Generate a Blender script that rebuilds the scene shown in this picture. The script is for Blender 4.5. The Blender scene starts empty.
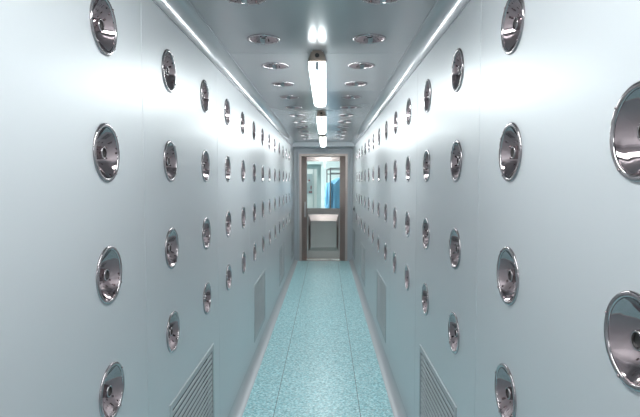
import bpy, bmesh, math, random
from mathutils import Vector, Matrix
random.seed(7)
PI = math.pi
SC = bpy.context.scene
COL = SC.collection

# ------------------------------------------------------------------ dimensions (metres)
W = 1.10            # corridor width, left wall x=0, right wall x=W
H = 2.155           # ceiling height
CV = 0.07           # radius of the coved ceiling corners
CF = 0.066          # radius of the coved skirting
FZ = -0.04          # floor level
Y0, Y1 = -2.60, 9.45
YB = 8.87           # bulkhead before the end door
S = 0.5604          # nozzle column spacing
YN = 1.366          # first column
ROWS = [1.878, 1.535, 1.198, 0.869]
GY = [2.24 + 2.2416 * i for i in range(4)]     # louvre centres
GZ0, GZ1, GW = 0.112, 0.598, 0.372
SEAMS = [1.646 + 1.1208 * i for i in range(-3, 7)]
def coly(k): return YN + S * (k - 1)

# ------------------------------------------------------------------ materials
def mat(name, col=(.8, .8, .8), metal=0., rough=.5, **kw):
    m = bpy.data.materials.new(name); m.use_nodes = True
    p = m.node_tree.nodes['Principled BSDF']
    p.inputs['Base Color'].default_value = (*col, 1)
    p.inputs['Metallic'].default_value = metal
    p.inputs['Roughness'].default_value = rough
    for k, v in kw.items():
        p.inputs[k.replace('_', ' ')].default_value = v
    return m
def nodes(m): return m.node_tree.nodes, m.node_tree.links, m.node_tree.nodes['Principled BSDF']
def noise_rough(m, scale, lo, hi, stretch=(1, 1, 1), bump=0., dist=.001, detail=3):
    N, L, p = nodes(m)
    tc = N.new('ShaderNodeTexCoord'); mp = N.new('ShaderNodeMapping'); nz = N.new('ShaderNodeTexNoise')
    mp.inputs['Scale'].default_value = stretch
    nz.inputs['Scale'].default_value = scale; nz.inputs['Detail'].default_value = detail
    mr = N.new('ShaderNodeMapRange'); mr.inputs['To Min'].default_value = lo; mr.inputs['To Max'].default_value = hi
    L.new(tc.outputs['Object'], mp.inputs['Vector']); L.new(mp.outputs[0], nz.inputs['Vector'])
    L.new(nz.outputs['Fac'], mr.inputs['Value']); L.new(mr.outputs[0], p.inputs['Roughness'])
    if bump:
        b = N.new('ShaderNodeBump'); b.inputs['Strength'].default_value = bump; b.inputs['Distance'].default_value = dist
        L.new(nz.outputs['Fac'], b.inputs['Height']); L.new(b.outputs[0], p.inputs['Normal'])
    return nz

M = {}
M['wall'] = mat('satin_grey_panel', (.575, .58, .60), .24, .34)
noise_rough(M['wall'], 2.2, .31, .37, detail=2)
M['ceil'] = mat('satin_ceiling_panel', (.41, .41, .425), .42, .24)
noise_rough(M['ceil'], 1.8, .20, .27, detail=2)
M['cove'] = mat('aluminium_cove', (.42, .42, .44), .25, .18)
M['base'] = mat('grey_cove_skirting', (.48, .49, .51), .25, .40)
M['chrome'] = mat('polished_chrome', (.45, .405, .415), 1., .09)
M['chromeb'] = mat('polished_bowl', (.40, .325, .335), 1., .055)
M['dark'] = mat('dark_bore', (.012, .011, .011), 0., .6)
M['grille'] = mat('grille_enamel', (.40, .415, .43), .1, .45)
M['steel'] = mat('brushed_stainless', (.56, .465, .435), 1., .36)
noise_rough(M['steel'], 60, .38, .48, (1, 1, .03))
M['steelp'] = mat('brushed_stainless_sheet', (.47, .395, .37), 1., .30)
noise_rough(M['steelp'], 70, .17, .24, (1, 1, .03))
M['endw'] = mat('grey_end_panel', (.48, .50, .53), .35, .4)
M['house'] = mat('lamp_housing_metal', (.21, .165, .14), .1, .45)
M['clip'] = mat('lamp_clip', (.62, .64, .68), .1, .4)
M['whitep'] = mat('white_room_paint', (.82, .85, .84), 0., .6)
M['tealp'] = mat('pale_teal_paint', (.55, .64, .64), 0., .6)
M['rack'] = mat('rack_tube', (.13, .12, .12), .0, .4)
M['board'] = mat('grey_board', (.38, .46, .48), 0., .5)
M['red'] = mat('dark_red_plastic', (.22, .03, .05), 0., .4)
M['notew'] = mat('white_note', (.75, .75, .75), 0., .7)
M['button'] = mat('button_black', (.03, .03, .035), 0., .35)
M['glass'] = mat('clear_pane', (1., 1., 1.), 0., .0, Transmission_Weight=1., IOR=1.45)

# lamp diffuser
m = M['diff'] = mat('lit_diffuser', (.9, .95, .95), 0., .4)
_, _, p = nodes(m)
p.inputs['Emission Color'].default_value = (.91, .99, .99, 1)
p.inputs['Emission Strength'].default_value = 30.0
m.cycles.emission_sampling = 'FRONT'

# gowns
m = M['gown'] = mat('blue_gown_cloth', (.15, .38, .58), 0., .75)
N, L, p = nodes(m)
nz = N.new('ShaderNodeTexNoise'); nz.inputs['Scale'].default_value = 160
b = N.new('ShaderNodeBump'); b.inputs['Strength'].default_value = .2; b.inputs['Distance'].default_value = .002
L.new(nz.outputs['Fac'], b.inputs['Height']); L.new(b.outputs[0], p.inputs['Normal'])
M['gown2'] = mat('pale_blue_gown_cloth', (.24, .52, .72), 0., .75)

# speckled teal vinyl floor with welded joints
m = M['floor'] = mat('speckled_teal_vinyl', (.3, .6, .62), 0., .32)
N, L, p = nodes(m)
tc = N.new('ShaderNodeTexCoord')
v1 = N.new('ShaderNodeTexNoise'); v1.inputs['Scale'].default_value = 55; v1.inputs['Detail'].default_value = 4; v1.inputs['Roughness'].default_value = .65
v2 = N.new('ShaderNodeTexVoronoi'); v2.inputs['Scale'].default_value = 110
v3 = N.new('ShaderNodeTexNoise'); v3.inputs['Scale'].default_value = 3
for n in (v1, v2, v3): L.new(tc.outputs['Object'], n.inputs['Vector'])
r1 = N.new('ShaderNodeValToRGB')
e = r1.color_ramp.elements
e[0].position = .36; e[0].color = (.20, .48, .53, 1)
e[1].position = .62; e[1].color = (.72, .93, .95, 1)
x = e.new(.47); x.color = (.38, .68, .72, 1)
x = e.new(.54); x.color = (.55, .82, .86, 1)
L.new(v1.outputs['Fac'], r1.inputs['Fac'])
mx = N.new('ShaderNodeMix'); mx.data_type = 'RGBA'; mx.blend_type = 'MULTIPLY'; mx.inputs['Factor'].default_value = .5
cr = N.new('ShaderNodeSeparateColor'); L.new(v2.outputs['Color'], cr.inputs[0])
mr = N.new('ShaderNodeMapRange'); mr.inputs['To Min'].default_value = .45; mr.inputs['To Max'].default_value = 1.25
L.new(cr.outputs[0], mr.inputs['Value'])
L.new(r1.outputs['Color'], mx.inputs['A']); L.new(mr.outputs[0], mx.inputs['B'])
# joints: lines at x = .265 / .822 and every 1.12 m across
sx = N.new('ShaderNodeSeparateXYZ'); L.new(tc.outputs['Object'], sx.inputs[0])
def line(out, at, half, period=None):
    if period:
        a = N.new('ShaderNodeMath'); a.operation = 'PINGPONG'; a.inputs[1].default_value = period / 2
        s0 = N.new('ShaderNodeMath'); s0.operation = 'SUBTRACT'; s0.inputs[1].default_value = at
        L.new(out, s0.inputs[0]); L.new(s0.outputs[0], a.inputs[0])
        src = a.outputs[0]
    else:
        s0 = N.new('ShaderNodeMath'); s0.operation = 'SUBTRACT'; s0.inputs[1].default_value = at
        a = N.new('ShaderNodeMath'); a.operation = 'ABSOLUTE'
        L.new(out, s0.inputs[0]); L.new(s0.outputs[0], a.inputs[0]); src = a.outputs[0]
    c = N.new('ShaderNodeMath'); c.operation = 'LESS_THAN'; c.inputs[1].default_value = half
    L.new(src, c.inputs[0]); return c.outputs[0]
l1 = line(sx.outputs['X'], .265, .0022); l2 = line(sx.outputs['X'], .822, .0022); l3 = line(sx.outputs['Y'], 3.22, .0016, 1.1208)
a1 = N.new('ShaderNodeMath'); a1.operation = 'MAXIMUM'; L.new(l1, a1.inputs[0]); L.new(l2, a1.inputs[1])
h3 = N.new('ShaderNodeMath'); h3.operation = 'MULTIPLY'; h3.inputs[1].default_value = .45; L.new(l3, h3.inputs[0])
a2 = N.new('ShaderNodeMath'); a2.operation = 'MAXIMUM'; L.new(a1.outputs[0], a2.inputs[0]); L.new(h3.outputs[0], a2.inputs[1])
mj = N.new('ShaderNodeMix'); mj.data_type = 'RGBA'; mj.inputs['B'].default_value = (.09, .16, .18, 1)
L.new(a2.outputs[0], mj.inputs['Factor']); L.new(mx.outputs['Result'], mj.inputs['A'])
L.new(mj.outputs['Result'], p.inputs['Base Color'])
mr2 = N.new('ShaderNodeMapRange'); mr2.inputs['To Min'].default_value = .29; mr2.inputs['To Max'].default_value = .36
L.new(v3.outputs['Fac'], mr2.inputs['Value']); L.new(mr2.outputs[0], p.inputs['Roughness'])

# ------------------------------------------------------------------ mesh helpers
def link(name, bm, material, parent=None, smooth=None, kind=None):
    bmesh.ops.remove_doubles(bm, verts=bm.verts, dist=1e-6)
    me = bpy.data.meshes.new(name); 
    if smooth is not None:
        for f in bm.faces: f.smooth = True
        for ed in bm.edges:
            if len(ed.link_faces) == 2 and ed.calc_face_angle(0) > math.radians(smooth): ed.smooth = False
    bm.to_mesh(me); bm.free()
    me.materials.append(material)
    o = bpy.data.objects.new(name, me); COL.objects.link(o)
    if parent: o.parent = parent
    if kind: o['kind'] = kind
    return o
def empty(name, loc, label, cat, group=None):
    o = bpy.data.objects.new(name, None); COL.objects.link(o); o.location = loc
    o.empty_display_size = .05
    o['label'] = label; o['category'] = cat
    if group: o['group'] = group
    return o
def box(bm, a, b, bev=0.):
    r = bmesh.ops.create_cube(bm, size=1)
    vs = r['verts']
    for v in vs:
        v.co = Vector(((a[i] + b[i]) / 2 + v.co[i] * (b[i] - a[i]) for i in range(3)))
    if bev:
        ed = list({e for v in vs for e in v.link_edges})
        bmesh.ops.bevel(bm, geom=ed, offset=bev, segments=2, profile=.5, affect='EDGES')
def lathe(bm, prof, n=32):
    rings = []
    for r, z in prof:
        rings.append([bm.verts.new((r * math.cos(2 * PI * i / n), r * math.sin(2 * PI * i / n), z)) for i in range(n)])
    for a, b in zip(rings, rings[1:]):
        for i in range(n):
            bm.faces.new((a[i], a[(i + 1) % n], b[(i + 1) % n], b[i]))
    return rings
def tube(bm, pts, r, n=10, cap=True):
    pts = [Vector(q) for q in pts]
    rings = []
    up = Vector((0, 0, 1))
    for i, q in enumerate(pts):
        d = (pts[min(i + 1, len(pts) - 1)] - pts[max(i - 1, 0)]).normalized()
        u = d.cross(up)
        if u.length < 1e-3: u = d.cross(Vector((0, 1, 0)))
        u.normalize(); w = d.cross(u)
        rr = r[i] if isinstance(r, (list, tuple)) else r
        rings.append([bm.verts.new(q + rr * (math.cos(2 * PI * k / n) * u + math.sin(2 * PI * k / n) * w)) for k in range(n)])
    for a, b in zip(rings, rings[1:]):
        for k in range(n): bm.faces.new((a[k], a[(k + 1) % n], b[(k + 1) % n], b[k]))
    if cap:
        bm.faces.new(rings[0][::-1]); bm.faces.new(rings[-1])
def extrude_poly(bm, prof, y0, y1):
    """prof: list of (x,z), extruded along y, closed"""
    a = [bm.verts.new((x, y0, z)) for x, z in prof]; b = [bm.verts.new((x, y1, z)) for x, z in prof]
    n = len(prof)
    for i in range(n): bm.faces.new((a[i], a[(i + 1) % n], b[(i + 1) % n], b[i]))
    bm.faces.new(a[::-1]); bm.faces.new(b)
    bmesh.ops.recalc_face_normals(bm, faces=bm.faces)

# ------------------------------------------------------------------ walls with round and square cut-outs
HOLE = .0755; CELL = .095
def holed(name, fmap, urange, vrange, circles, rects, seams, material, flip):
    us, vs = set(urange), set(vrange)
    for u, v in circles:
        us |= {round(u - CELL, 5), round(u + CELL, 5)}; vs |= {round(v - CELL, 5), round(v + CELL, 5)}
    for a, b, c, d in rects: us |= {a, b}; vs |= {c, d}
    sm = set()
    for s in seams:
        s = round(s, 5); us |= {round(s - .0022, 5), s, round(s + .0022, 5)}; sm.add(s)
    us = sorted(u for u in us if urange[0] <= u <= urange[1]); vs = sorted(v for v in vs if vrange[0] <= v <= vrange[1])
    bm = bmesh.new(); V = {}
    def vert(u, v):
        k = (round(u, 5), round(v, 5))
        if k not in V: V[k] = bm.verts.new(fmap(u, v, .006 if round(u, 5) in sm else 0.))
        return V[k]
    def face(l):
        try: bm.faces.new(l[::-1] if flip else l)
        except ValueError: pass
    done = {}
    for i in range(len(us) - 1):
        for j in range(len(vs) - 1):
            a, b, c, d = us[i], us[i + 1], vs[j], vs[j + 1]
            mu, mv = (a + b) / 2, (c + d) / 2
            if any(r[0] < mu < r[1] and r[2] < mv < r[3] for r in rects): continue
            inc = [q for q in circles if abs(q[0] - mu) < CELL and abs(q[1] - mv) < CELL]
            if inc:
                continue
            face([vert(a, c), vert(b, c), vert(b, d), vert(a, d)])
    n = 32
    for (u, v) in circles:
        if not (urange[0] < u - CELL and u + CELL < urange[1]): continue
        ins, out = [], []
        for k in range(n):
            t = 2 * PI * k / n; cx, sy = math.cos(t), math.sin(t); q = max(abs(cx), abs(sy))
            ins.append(vert(u + HOLE * cx, v + HOLE * sy)); out.append(vert(u + CELL * cx / q, v + CELL * sy / q))
        for k in range(n):
            face([ins[k], out[k], out[(k + 1) % n], ins[(k + 1) % n]])
    return link(name, bm, material, kind='structure')

KL = range(1, 14); KR = range(0, 14); KC = range(2, 14)
CX0, CX1 = .5526 - .2588, .5526 + .2588
grect = [(round(y - GW + .02, 5), round(y + GW - .02, 5), round(GZ0 + .02, 5), round(GZ1 - .02, 5)) for y in GY]
vr = (round(FZ + CF, 5), H - CV)
cl = [(round(coly(k), 5), z) for k in KL for z in ROWS]
cr_ = [(round(coly(k), 5), z) for k in KR for z in ROWS if not (k == 0 and z in (ROWS[0], ROWS[3]))]
cc = [(round(coly(k), 5), x) for k in KC for x in (CX0, CX1)]
holed('wall_left', lambda u, v, d: (-d, u, v), (Y0, Y1), vr, cl, grect, SEAMS, M['wall'], False)
holed('wall_right', lambda u, v, d: (W + d, u, v), (Y0, Y1), vr, cr_, grect, SEAMS, M['wall'], True)
holed('ceiling', lambda u, v, d: (v, u, H + d), (Y0, YB), (CV, W - CV), cc, [], SEAMS, M['ceil'], False)

bm = bmesh.new(); box(bm, (-.2, Y0, H + .0585), (W + .2, YB, H + .12)); link('ceiling', bm, M['endw'], kind='structure')
bm = bmesh.new()
vv = [bm.verts.new(q) for q in ((CF, Y0, FZ), (W - CF, Y0, FZ), (W - CF, Y1 + .2, FZ), (CF, Y1 + .2, FZ))]; bm.faces.new(vv)
link('floor', bm, M['floor'], kind='structure')

def cove(name, cx, cz, sx, sz, material, y1, n=10, CV=CV):
    """concave quarter round; (cx,cz) centre of the arc, sx,sz point to the corner"""
    bm = bmesh.new(); R = []
    for y in (Y0, y1):
        R.append([bm.verts.new((cx + sx * CV * math.sin(PI / 2 * i / n), y, cz + sz * CV * math.cos(PI / 2 * i / n))) for i in range(n + 1)])
    for i in range(n): bm.faces.new((R[0][i], R[0][i + 1], R[1][i + 1], R[1][i]))
    # thin lips where the strip lands on wall and floor/ceiling
    return link(name, bm, material, smooth=40, kind='structure')
cove('baseboard_left', CF, FZ + CF, -1, -1, M['base'], Y1, CV=CF)
cove('baseboard_right', W - CF, FZ + CF, 1, -1, M['base'], Y1, CV=CF)
cove('trim_1', CV, H - CV, -1, 1, M['cove'], YB)
cove('trim_2', W - CV, H - CV, 1, 1, M['cove'], YB)
# slim beads along both edges of the ceiling coves
for nm, x, z, a in (('trim_3', .0015, H - CV, 0), ('trim_4', W - .0015, H - CV, 0), ('trim_5', CV, H - .0015, 0), ('trim_6', W - CV, H - .0015, 0)):
    bm = bmesh.new(); box(bm, (x - .003, Y0, z - .003), (x + .003, YB, z + .003)); link(nm, bm, M['cove'], kind='structure')

# bulkhead in front of the end door, end panel round the door, rear wall
ZB = 2.085
bm = bmesh.new()
box(bm, (0, YB, ZB), (W, Y1 + .02, H + .05))
link('trim_7', bm, M['endw'], kind='structure')
DX0, DX1, DZ = .096, 1.004, 1.984
bm = bmesh.new()
box(bm, (-.02, Y1, FZ), (DX0, Y1 + .2, ZB + .05)); box(bm, (DX1, Y1, FZ), (W + .02, Y1 + .2, ZB + .05))
box(bm, (DX0, Y1, DZ), (DX1, Y1 + .2, ZB + .05))
link('wall_end', bm, M['endw'], kind='structure')
bm = bmesh.new()
for a, b in (((.046, FZ), (.062, 2.04)), ((W - .062, FZ), (W - .046, 2.04)), ((.062, 2.024), (W - .062, 2.04))):
    box(bm, (a[0], Y1 - .018, a[1]), (b[0], Y1, b[1]), .004)
link('trim_8', bm, M['endw'], kind='structure')
bm = bmesh.new(); box(bm, (-.05, Y0 - .05, FZ), (W + .05, Y0, H)); link('wall_rear', bm, M['endw'], kind='structure')

# ------------------------------------------------------------------ chrome air nozzles
def nozzle_parts(root, near):
    bm = bmesh.new()
    lathe(bm, [(.0745, -.012), (.0805, .0), (.0808, .0018), (.0795, .0042), (.0765, .0056), (.0725, .0056), (.0700, .0045), (.0690, .002), (.0685, -.004)], 48)
    link('flange', bm, M['chrome'], root, smooth=60)
    bm = bmesh.new()
    pr = [(.0690 - .0515 * q / 12, .001 - .0005 * (q == 1) - .0340 * (1 - (1 - q / 12 * .97) ** 1.75)) for q in range(13)]
    lathe(bm, pr, 48)
    link('bowl', bm, M['chromeb'], root, smooth=60)
    bm = bmesh.new()
    lathe(bm, [(.0205, -.0380), (.0185, -.0300), (.0175, -.012), (.0172, -.0060), (.0162, -.0044), (.0146, -.0040), (.0132, -.0048), (.0128, -.008), (.0128, -.040)], 32)
    sp = link('spout', bm, M['chrome'], root, smooth=50)
    bm = bmesh.new()
    r = lathe(bm, [(.0130, -.0385), (.0130, -.0105), (.0126, -.0100)], 24); bm.faces.new(r[0])
    bm.faces.new(r[2][::-1])
    b = link('bore', bm, M['dark'], sp, smooth=50); b['label'] = 'dark bore of the spout'
    if near:
        for k in range(4):
            t = PI / 4 + k * PI / 2 + .2
            bm = bmesh.new()
            c = Vector((.0748 * math.cos(t), .0748 * math.sin(t), 0))
            rr = lathe(bm, [(.0030, .0048), (.0030, .0066), (.0022, .0076), (.0008, .0080)], 10); bm.faces.new(rr[-1])
            bmesh.ops.translate(bm, verts=bm.verts, vec=c)
            link('screw', bm, M['chromeb'], root, smooth=50)
def copy_tree(o, parent=None):
    c = o.copy(); COL.objects.link(c)
    c.parent = parent
    for ch in list(o.children): copy_tree(ch, c)
    return c
proto_near = empty('air_nozzle', (0, 0, 0), '', 'air nozzle'); nozzle_parts(proto_near, True)
proto_far = empty('air_nozzle', (0, 0, 0), '', 'air nozzle'); nozzle_parts(proto_far, False)
ORD = ['first', 'second', 'third', 'fourth', 'fifth', 'sixth', 'seventh', 'eighth', 'ninth', 'tenth', 'eleventh', 'twelfth', 'thirteenth', 'fourteenth']
ROWN = ['top row', 'second row from top', 'third row from top', 'lowest row']
used = {'n': False, 'f': False}
def place(loc, base, label, group, near, name='air_nozzle'):
    key = 'n' if near else 'f'; src = proto_near if near else proto_far
    if used[key]: o = copy_tree(src)
    else: o = src; used[key] = True
    o.matrix_world = Matrix.Translation(loc) @ base @ Matrix.Rotation(random.uniform(-.4, .4), 4, 'Z')
    o.name = name; o['label'] = label; o['group'] = group; o['category'] = 'air nozzle'
ML = Matrix.Rotation(PI / 2, 4, 'Y'); MR = Matrix.Rotation(-PI / 2, 4, 'Y'); MC = Matrix.Rotation(PI, 4, 'X')
for k in KL:
    for r, z in enumerate(ROWS):
        place((0, coly(k), z), ML, f'chrome nozzle on left wall, {ROWN[r]}, {ORD[k - 1]} column from viewer', 'air nozzles on the left wall', k < 6)
for k in KR:
    for r, z in enumerate(ROWS):
        if k == 0 and r in (0, 3): continue
        if k == 0: lab = 'large near chrome nozzle cut by the right picture edge, ' + ('upper one' if r == 1 else 'lower one')
        else: lab = f'chrome nozzle on right wall, {ROWN[r]}, {ORD[k - 1]} full column from viewer'
        place((W, coly(k), z), MR, lab, 'air nozzles on the right wall', k < 6)
for k in KC:
    for s, x in enumerate((CX0, CX1)):
        place((x, coly(k), H), MC, f'chrome nozzle in ceiling, {["left", "right"][s]} line, {ORD[k - 2]} pair from viewer', 'air nozzles in the ceiling', k < 6, 'ceiling_air_nozzle')

# ------------------------------------------------------------------ louvred return-air grilles
def grille(side, yc, label):
    sg = 1 if side == 'left' else -1
    x0 = 0 if side == 'left' else W
    root = empty('louvre_grille', (x0, yc, GZ0), label, 'grille', f'louvre grilles low in the {side} wall')
    hh = GZ1 - GZ0; fw = .030
    def P(d, u, v): return (sg * d, u, v)
    def fin(bm): bmesh.ops.recalc_face_normals(bm, faces=bm.faces)
    # frame : picture frame profile swept round the rectangle
    bm = bmesh.new()
    prof = [(0., 0.), (.0035, .0015), (.0045, .004), (.0045, fw - .002), (.003, fw), (-.024, fw)]
    cs = [(-GW, 0, 1, 1), (GW, 0, -1, 1), (GW, hh, -1, -1), (-GW, hh, 1, -1)]
    R = [[bm.verts.new(P(d, u + su * w, v + sv * w)) for d, w in prof] for u, v, su, sv in cs]
    for i in range(4):
        a, b = R[i], R[(i + 1) % 4]
        for j in range(len(prof) - 1): bm.faces.new((a[j], b[j], b[j + 1], a[j + 1]))
    fin(bm); link('frame', bm, M['grille'], root)
    # slats
    bm = bmesh.new(); n = 15; p = (hh - 2 * fw) / n
    for i in range(n):
        z0 = fw + i * p
        sec = [(.0010, z0 + .0005), (.0030, z0 + .0005), (.0030, z0 + .0115), (-.0010, z0 + .0155), (-.0022, z0 + .0147), (.0010, z0 + .0105)]
        A = [bm.verts.new(P(d, -GW + fw + .004, z)) for d, z in sec]; B = [bm.verts.new(P(d, GW - fw - .014, z)) for d, z in sec]
        for j in range(6): bm.faces.new((A[j], A[(j + 1) % 6], B[(j + 1) % 6], B[j]))
        bm.faces.new(A); bm.faces.new(B[::-1])
    fin(bm); link('slats', bm, M['grille'], root)
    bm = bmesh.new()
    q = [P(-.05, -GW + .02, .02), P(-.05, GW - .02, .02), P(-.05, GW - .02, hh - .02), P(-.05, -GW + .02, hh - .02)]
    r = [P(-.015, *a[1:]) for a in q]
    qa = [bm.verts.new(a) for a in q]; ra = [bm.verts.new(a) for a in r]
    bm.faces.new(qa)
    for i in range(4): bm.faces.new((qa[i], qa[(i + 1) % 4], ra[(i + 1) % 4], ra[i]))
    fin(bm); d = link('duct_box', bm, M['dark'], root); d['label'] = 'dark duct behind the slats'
for side in ('left', 'right'):
    for i, y in enumerate(GY):
        grille(side, y, f'grey louvred return-air grille low in the {side} wall, ' + ['nearest to the viewer', 'second from the viewer', 'third from the viewer', 'farthest, beside the steel door'][i])

# ------------------------------------------------------------------ fluorescent lights
LX = .5526
def lamp(y0, y1, label):
    root = empty('fluorescent_ceiling_light', (LX, (y0 + y1) / 2, H), label, 'light', 'fluorescent lights along the ceiling')
    h = (y1 - y0) / 2
    bm = bmesh.new(); extrude_poly(bm, [(-.028, 0), (.028, 0), (.046, -.046), (.047, -.0595), (-.047, -.0595), (-.046, -.046)], -h + .012, h - .012)
    link('housing', bm, M['whitep'], root)
    for s in (-1, 1):
        bm = bmesh.new()
        a, b = sorted((s * h, s * (h - .012)))
        extrude_poly(bm, [(-.022, -.001), (.022, -.001), (.033, -.011), (.045, -.043), (.048, -.060), (-.048, -.060), (-.045, -.043), (-.033, -.011)], a, b)
        c = link('end_cap', bm, M['house'], root); c['label'] = 'brown end cap'
        bm = bmesh.new()
        rr = lathe(bm, [(.012, 0), (.012, .002), (.0085, .003)], 20); bm.faces.new(rr[-1])
        bmesh.ops.rotate(bm, verts=bm.verts, cent=(0, 0, 0), matrix=Matrix.Rotation(PI / 2 if s < 0 else -PI / 2, 3, 'X'))
        bmesh.ops.translate(bm, verts=bm.verts, vec=(0, s * h, -.027))
        link('knockout', bm, M['dark'], c, smooth=40)
    # wrap-round diffuser
    prof = []
    w, zt, zb, r = .0455, -.060, -.116, .028
    prof = [(-w, zt)] + [(-w + r - r * math.cos(t), zb + r - r * math.sin(t)) for t in [PI / 2 * i / 3 for i in range(4)]]
    prof += [(-x, z) for x, z in prof[::-1]]
    bm = bmesh.new(); R = []
    stations = [(h + .003 - .045 * (1 - math.cos(t)), .055 * (1 - math.sin(t)) ) for t in [PI / 2 * q / 3 for q in range(4)]]
    stations = [(y, dz) for y, dz in stations]                      # ends of the cover curve up to the caps
    ring_at = [(-y, dz) for y, dz in stations] + [(y, dz) for y, dz in stations[::-1]]
    for y, dz in ring_at:
        kk = 1 - .55 * dz / .055
        R.append([bm.verts.new((x * (1 - .12 * dz / .055), y, zt + (z - zt) * kk)) for x, z in prof])
    for a, b in zip(R, R[1:]):
        for q in range(len(prof)): bm.faces.new((a[q], a[(q + 1) % len(prof)], b[(q + 1) % len(prof)], b[q]))
    bm.faces.new(R[0][::-1]); bm.faces.new(R[-1]); bmesh.ops.recalc_face_normals(bm, faces=bm.faces)
    link('diffuser', bm, M['diff'], root, smooth=35)
    for s in (-1, 1):
        bm = bmesh.new()
        a, b = sorted((s * (h - .02), s * (h + .008)))
        box(bm, (-.009, a, -.104), (.009, b, -.061), .003)
        link('clip', bm, M['clip'], root)
LY0, LL = 2.70, 1.26
for i in range(3):
    lamp(LY0 + 2.2416 * i, LY0 + 2.2416 * i + LL, ['long lit fluorescent ceiling light nearest the viewer, bottom and brown end showing', 'lit fluorescent ceiling light in the middle of the three', 'small far lit fluorescent ceiling light just above the steel door'][i])
lamp(-1.82, -.48, 'lit fluorescent ceiling light behind the viewer, out of view')
lamp(.12, 1.46, 'lit fluorescent ceiling light overhead, just above the top edge of the view')

# ------------------------------------------------------------------ stainless door with window
door = bpy.data.objects.new('door_1', None); COL.objects.link(door); door.location = (.55, Y1, 0); door['kind'] = 'structure'
def dlink(name, bm, m, parent=door, smooth=None):
    if parent is door: bmesh.ops.translate(bm, verts=bm.verts, vec=(-.55, -Y1, 0))
    return link(name, bm, m, parent, smooth)
GX0, GX1, GZb, GZt = .234, .862, .953, 1.852
YD = Y1 + .11
# splayed frame
bm = bmesh.new()
prof = [(0, .0), (-.022, .0), (-.022, .040), (.085, .136), (.15, .136)]    # (y offset, inward offset)
def fr(side):
    out = []
    for dy, w in prof:
        wz = min(w, .045) if w <= .04 else .045 + (w - .04) * .06
        out.append(((DX0 + w) if side == 0 else (DX1 - w - .006 * (w > .05)), Y1 + dy, DZ - wz))
    return out
Lp, Rp = fr(0), fr(1)
A = [bm.verts.new((x, y, FZ)) for x, y, z in Lp]; B = [bm.verts.new(q) for q in Lp]
C_ = [bm.verts.new(q) for q in Rp]; D = [bm.verts.new((x, y, FZ)) for x, y, z in Rp]
for i in range(len(prof) - 1):
    for a, b in ((A, B), (B, C_), (C_, D)): bm.faces.new((a[i], a[i + 1], b[i + 1], b[i]))
bmesh.ops.recalc_face_normals(bm, faces=bm.faces)
dlink('door_frame', bm, M['steel'])
# leaf: rails and stiles round the window
LX0, LX1 = .215, .885
zb = FZ + .016
bm = bmesh.new()
box(bm, (LX0, YD, zb), (LX0 + .019, YD + .045, DZ - .02)); box(bm, (LX1 - .023, YD, zb), (LX1, YD + .045, DZ - .02))
box(bm, (LX0 + .019, YD, GZt), (LX1 - .023, YD + .045, DZ - .02)); box(bm, (LX0 + .019, YD, zb), (LX1 - .023, YD + .045, GZb))
dlink('door_leaf', bm, M['steelp'])
# raised kick panel with sloped edges
bm = bmesh.new()
o = [(.262, .130), (.838, .130), (.838, .835), (.262, .835)]; n_ = [(.305, .205), (.800, .205), (.800, .715), (.305, .715)]
oa = [bm.verts.new((x, YD - .001, z)) for x, z in o]; na = [bm.verts.new((x, YD - .017, z)) for x, z in n_]
for i in range(4): bm.faces.new((oa[i], oa[(i + 1) % 4], na[(i + 1) % 4], na[i]))
bm.faces.new(na); bmesh.ops.recalc_face_normals(bm, faces=bm.faces)
dlink('kick_panel', bm, M['steelp'])
bm = bmesh.new(); box(bm, (GX0, YD + .018, GZb), (GX1, YD + .024, GZt)); dlink('window_pane', bm, M['glass'])
bm = bmesh.new()
hx, hy = .203, Y1 - .006
tube(bm, [(hx, hy, .79), (hx, hy, 1.08)], .012, 12)
for z in (.82, 1.05): tube(bm, [(hx, hy, z), (hx, hy + .075, z)], .007, 8)
hd = dlink('door_handle', bm, mat('bright_handle_steel', (.85, .83, .82), 1., .3), smooth=40); hd['label'] = 'vertical polished pull handle'
# threshold
bm = bmesh.new(); box(bm, (DX0, Y1 - .01, FZ), (DX1, Y1 + .2, FZ + .005)); dlink('threshold', bm, M['steelp'])

# push button on the right wall beside the door
root = empty('wall_switch', (W, 8.72, .985), 'small dark push button on the right wall beside the steel door', 'switch')
bm = bmesh.new(); box(bm, (-.008, -.04, -.05), (0, .04, .05), .002); link('plate', bm, M['grille'], root)
bm = bmesh.new(); rr = lathe(bm, [(.026, 0), (.026, .012), (.022, .016)], 20); bm.faces.new(rr[-1])
bmesh.ops.rotate(bm, verts=bm.verts, cent=(0, 0, 0), matrix=Matrix.Rotation(-PI / 2, 3, 'Y')); bmesh.ops.translate(bm, verts=bm.verts, vec=(-.008, 0, 0))
link('button', bm, M['button'], root, smooth=40)

# ------------------------------------------------------------------ the room beyond
YR = 12.6; RX0, RX1, RH = -1.6, 2.6, 2.5
def slab(name, a, b, m): 
    bm = bmesh.new(); box(bm, a, b); return link(name, bm, m, kind='structure')
slab('floor', (RX0, Y1 + .2, FZ - .05), (RX1, 16.6, FZ), M['floor'])
slab('ceiling', (RX0, Y1 + .2, RH), (RX1, YR + .1, RH + .05), M['whitep'])
slab('wall_room_left', (RX0 - .05, Y1 + .15, FZ), (RX0, YR, RH), M['whitep'])
slab('wall_room_right', (RX1, Y1 + .15, FZ), (RX1 + .05, YR, RH), M['whitep'])
bm = bmesh.new()
box(bm, (RX0, Y1 + .2, FZ), (DX0 - .01, Y1 + .25, RH)); box(bm, (DX1 + .01, Y1 + .2, FZ), (RX1, Y1 + .25, RH)); box(bm, (DX0 - .01, Y1 + .2, DZ), (DX1 + .01, Y1 + .25, RH))
link('wall_room_front', bm, M['whitep'], kind='structure')
PX0, PX1, PZ = -.70, .475, 1.905
bm = bmesh.new()
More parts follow.
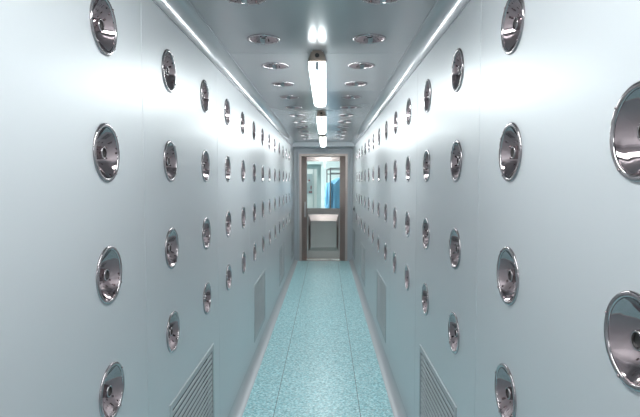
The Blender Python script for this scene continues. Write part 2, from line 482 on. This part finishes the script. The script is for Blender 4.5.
box(bm, (RX0, YR, FZ), (PX0, YR + .1, RH)); box(bm, (PX1, YR, FZ), (RX1, YR + .1, RH)); box(bm, (PX0, YR, PZ), (PX1, YR + .1, RH))
link('wall_back', bm, M['whitep'], kind='structure')
bm = bmesh.new()
box(bm, (PX1 - .002, YR - .012, FZ), (PX1 + .085, YR, PZ + .085)); box(bm, (PX0, YR - .012, PZ), (PX1 - .002, YR, PZ + .085))
link('trim_9', bm, M['whitep'], kind='structure')
# passage behind the opening
bm = bmesh.new()
box(bm, (PX1, YR + .1, FZ), (PX1 + .05, 13.8, 2.3)); box(bm, (PX0 - .05, YR + .1, FZ), (PX0, 13.8, 2.3))
link('wall_passage', bm, M['tealp'], kind='structure')
bm = bmesh.new()
box(bm, (.364, 13.8, FZ), (1.2, 13.86, 2.3)); box(bm, (-1.2, 13.8, FZ), (-.45, 13.86, 2.3)); box(bm, (-.45, 13.8, 1.815), (.364, 13.86, 2.3))
link('wall_inner', bm, M['tealp'], kind='structure')
slab('ceiling', (-1.2, YR + .1, 2.3), (1.2, 16.55, 2.35), M['tealp'])
slab('wall_far', (-1.2, 15.5, FZ), (1.2, 15.55, 2.3), M['whitep'])
bm = bmesh.new(); box(bm, (-1.25, 13.86, FZ), (-1.2, 15.5, 2.3)); box(bm, (1.2, 13.86, FZ), (1.25, 15.5, 2.3)); link('wall_inner_sides', bm, M['whitep'], kind='structure')
bm = bmesh.new(); box(bm, (.195, 15.47, FZ), (.215, 15.5, 2.1)); box(bm, (.31, 15.47, FZ), (.335, 15.5, 2.1)); link('trim_10', bm, M['tealp'], kind='structure')

# grey board on the far wall
root = empty('notice_board', (.08, 15.5, 1.09), 'grey board with dark red bits on the far wall, seen through the door window', 'board')
bm = bmesh.new(); box(bm, (-.16, -.03, 0), (.10, 0, .62), .004); link('panel', bm, M['board'], root)
bm = bmesh.new()
for a, b in (((-.16, 0), (-.145, .62)), ((.085, 0), (.10, .62)), ((-.145, 0), (.085, .015)), ((-.145, .605), (.085, .62))): box(bm, (a[0], -.036, a[1]), (b[0], -.03, b[1]))
link('frame', bm, M['tealp'], root)
for (x, z, w, h, mm) in ((-.005, .39, .05, .05, 'red'), (-.045, .34, .04, .07, 'notew'), (.055, .14, .03, .11, 'red'), (.01, .03, .045, .05, 'red'), (.058, .03, .04, .05, 'red')):
    bm = bmesh.new(); box(bm, (x - w / 2, -.042, z), (x + w / 2, -.030, z + h), .003)
    o = link('pinned_item', bm, M[mm], root); o['label'] = 'white slip' if mm == 'notew' else 'dark red piece'

# clothes rack
rx0, rx1, ry0, ry1, rz = .688, 1.19, 10.30, 11.55, 1.737
root = empty('clothes_rack', ((rx0 + rx1) / 2 - .035, (ry0 + ry1) / 2, FZ), 'dark metal clothes rack holding blue gowns behind the door window', 'clothes rack')
root.rotation_euler = (0, 0, .056)
ox, oy = (rx0 + rx1) / 2, (ry0 + ry1) / 2
def rl(x, y, z): return (x - ox, y - oy, z - FZ if z > .1 else z)
for x in (rx0, rx1):
    for y in (ry0, ry1):
        bm = bmesh.new(); tube(bm, [rl(x, y, .02), rl(x, y, rz)], .014, 12); link('post', bm, M['rack'], root, smooth=40)
        bm = bmesh.new(); tube(bm, [rl(x, y, 0), rl(x, y, .03)], .02, 12); link('foot', bm, M['button'], root, smooth=40)
bm = bmesh.new()
tube(bm, [rl(rx0, ry0, rz), rl(rx1, ry0, rz)], .013); tube(bm, [rl(rx0, ry1, rz), rl(rx1, ry1, rz)], .013)
tube(bm, [rl(rx0, ry0, rz), rl(rx0, ry1, rz)], .013); tube(bm, [rl(rx1, ry0, rz), rl(rx1, ry1, rz)], .013)
link('top_frame', bm, M['rack'], root, smooth=40)
for y in (ry0, ry1):
    bm = bmesh.new(); tube(bm, [rl(rx0, y, rz - .10), rl(rx1, y, rz - .10)], .010); link('cross_rail', bm, M['rack'], root, smooth=40)
bx = .95
bm = bmesh.new(); tube(bm, [rl(bx, ry0, rz - .10), rl(bx, ry1, rz - .10)], .011); link('hanging_bar', bm, M['rack'], root, smooth=40)
bm = bmesh.new()
for x in (rx0, rx1): tube(bm, [rl(x, ry0, .15), rl(x, ry1, .15)], .012)
for y in (ry0, ry1): tube(bm, [rl(rx0, y, .15), rl(rx1, y, .15)], .012)
link('bottom_frame', bm, M['rack'], root, smooth=40)

def gown(x, y, seed, m, label, drop, wide):
    rnd = random.Random(seed)
    root = empty('hanging_gown', (x - .035 - (y - oy) * .056, y, 0), label, 'gown', 'blue gowns on the rack')
    zt = rz - .10 - .09
    bm = bmesh.new(); n = 48; rows = 26; R = []
    ph = [rnd.uniform(0, 6.28) for _ in range(5)]
    for i in range(rows):
        t = i / (rows - 1)
        z = zt - t * drop
        if t < .16:
            q = t / .16; hw = .055 + (wide - .055) * q ** .8; z = zt - .13 * q
        else:
            hw = wide * (1 + .10 * (t - .16)); z = zt - .13 - (t - .16) / .84 * (drop - .13)
        dp = .030 + .045 * min(1, t * 2)
        amp = .042 * min(1, t * 2.5)
        ring = []
        for k in range(n):
            a = 2 * PI * k / n
            fold = amp * (math.sin(6 * a + ph[0] + 1.1 * t) + .6 * math.sin(10 * a + ph[1] - 1.6 * t) + .5 * math.sin(4 * a + ph[2] + 3 * t))
            ring.append(bm.verts.new((hw * math.cos(a) + .35 * fold * math.cos(a), (dp + fold) * math.sin(a), z)))
        R.append(ring)
    for a, b in zip(R, R[1:]):
        for k in range(n): bm.faces.new((a[k], a[(k + 1) % n], b[(k + 1) % n], b[k]))
    bm.faces.new(R[0][::-1])
    link('body', bm, m, root, smooth=80)
    for s in (-1, 1):
        bm = bmesh.new()
        x0 = s * (wide - .045); pts, rad = [], []
        for i in range(12):
            t = i / 11
            pts.append((x0 + s * (.055 * math.sin(t * 1.5) + .012 * math.sin(5 * t + ph[3])), -.02 + .03 * math.sin(3 * t + ph[4]), zt - .12 - t * .52))
            rad.append(.048 + .012 * math.sin(9 * t + ph[2]) * t - .012 * t)
        tube(bm, pts, rad, 16)
        link('sleeve', bm, m, root, smooth=80)
    bm = bmesh.new()
    hz = rz - .10
    pts = [(0, 0, zt - .01), (0, 0, hz - .045)] + [(.022 * math.sin(a), 0, hz - .003 - .022 * math.cos(a)) for a in [PI * .15 + PI * 1.25 * i / 8 for i in range(9)]]
    pts = [(0, 0, zt - .02), (0, 0, hz - .05), (.010, 0, hz - .025), (.0175, 0, hz), (.012, 0, hz + .013), (0, 0, hz + .0175), (-.012, 0, hz + .013), (-.0175, 0, hz)]
    tube(bm, pts, .003, 8)
    link('hook', bm, M['rack'], root, smooth=60)
gown(bx, 10.55, 1, M['gown'], 'blue gown hanging at the front of the rack behind the door window', 1.15, .27)
gown(bx, 10.85, 2, M['gown2'], 'paler blue gown behind the front gown, its sleeve showing at the left post', 1.15, .31)
gown(bx, 11.15, 3, M['gown'], 'blue gown at the back of the rack, mostly hidden by the others', 1.10, .28)

# lights of the room beyond
def area(name, loc, sx, sy, power, col=(.95, 1, .985)):
    l = bpy.data.lights.new(name, 'AREA'); l.shape = 'RECTANGLE'; l.size = sx; l.size_y = sy; l.energy = power; l.color = col
    o = bpy.data.objects.new(name, l); COL.objects.link(o); o.location = loc; return o
area('room_ceiling_lamp', (-.3, 10.6, RH - .02), .9, .5, 66)
area('inner_room_lamp', (-.2, 14.7, 2.28), .8, .6, 11)

# ------------------------------------------------------------------ world, camera, view
w = bpy.data.worlds.new('World'); SC.world = w; w.use_nodes = True
w.node_tree.nodes['Background'].inputs['Color'].default_value = (.02, .022, .024, 1)
w.node_tree.nodes['Background'].inputs['Strength'].default_value = .2
cam = bpy.data.cameras.new('Camera'); co = bpy.data.objects.new('Camera', cam); COL.objects.link(co)
cam.sensor_width = 36; cam.lens = 500 * 36 / 640; cam.clip_start = .02
co.location = (.6011, 0, 1.455)
co.rotation_euler = (PI / 2 - .0529, 0, .0123)
SC.camera = co
SC.view_settings.view_transform = 'Standard'; SC.view_settings.look = 'None'
SC.view_settings.exposure = 0.22; SC.view_settings.gamma = 1.0; SC.view_settings.use_curve_mapping = False
SC.cycles.max_bounces = 10; SC.cycles.glossy_bounces = 6; SC.cycles.diffuse_bounces = 5; SC.cycles.transmission_bounces = 8
SC.cycles.sample_clamp_indirect = 2.5; SC.cycles.use_denoising = True; SC.cycles.light_sampling_threshold = 0.0; SC.cycles.use_light_tree = False; SC.cycles.sample_clamp_direct = 8
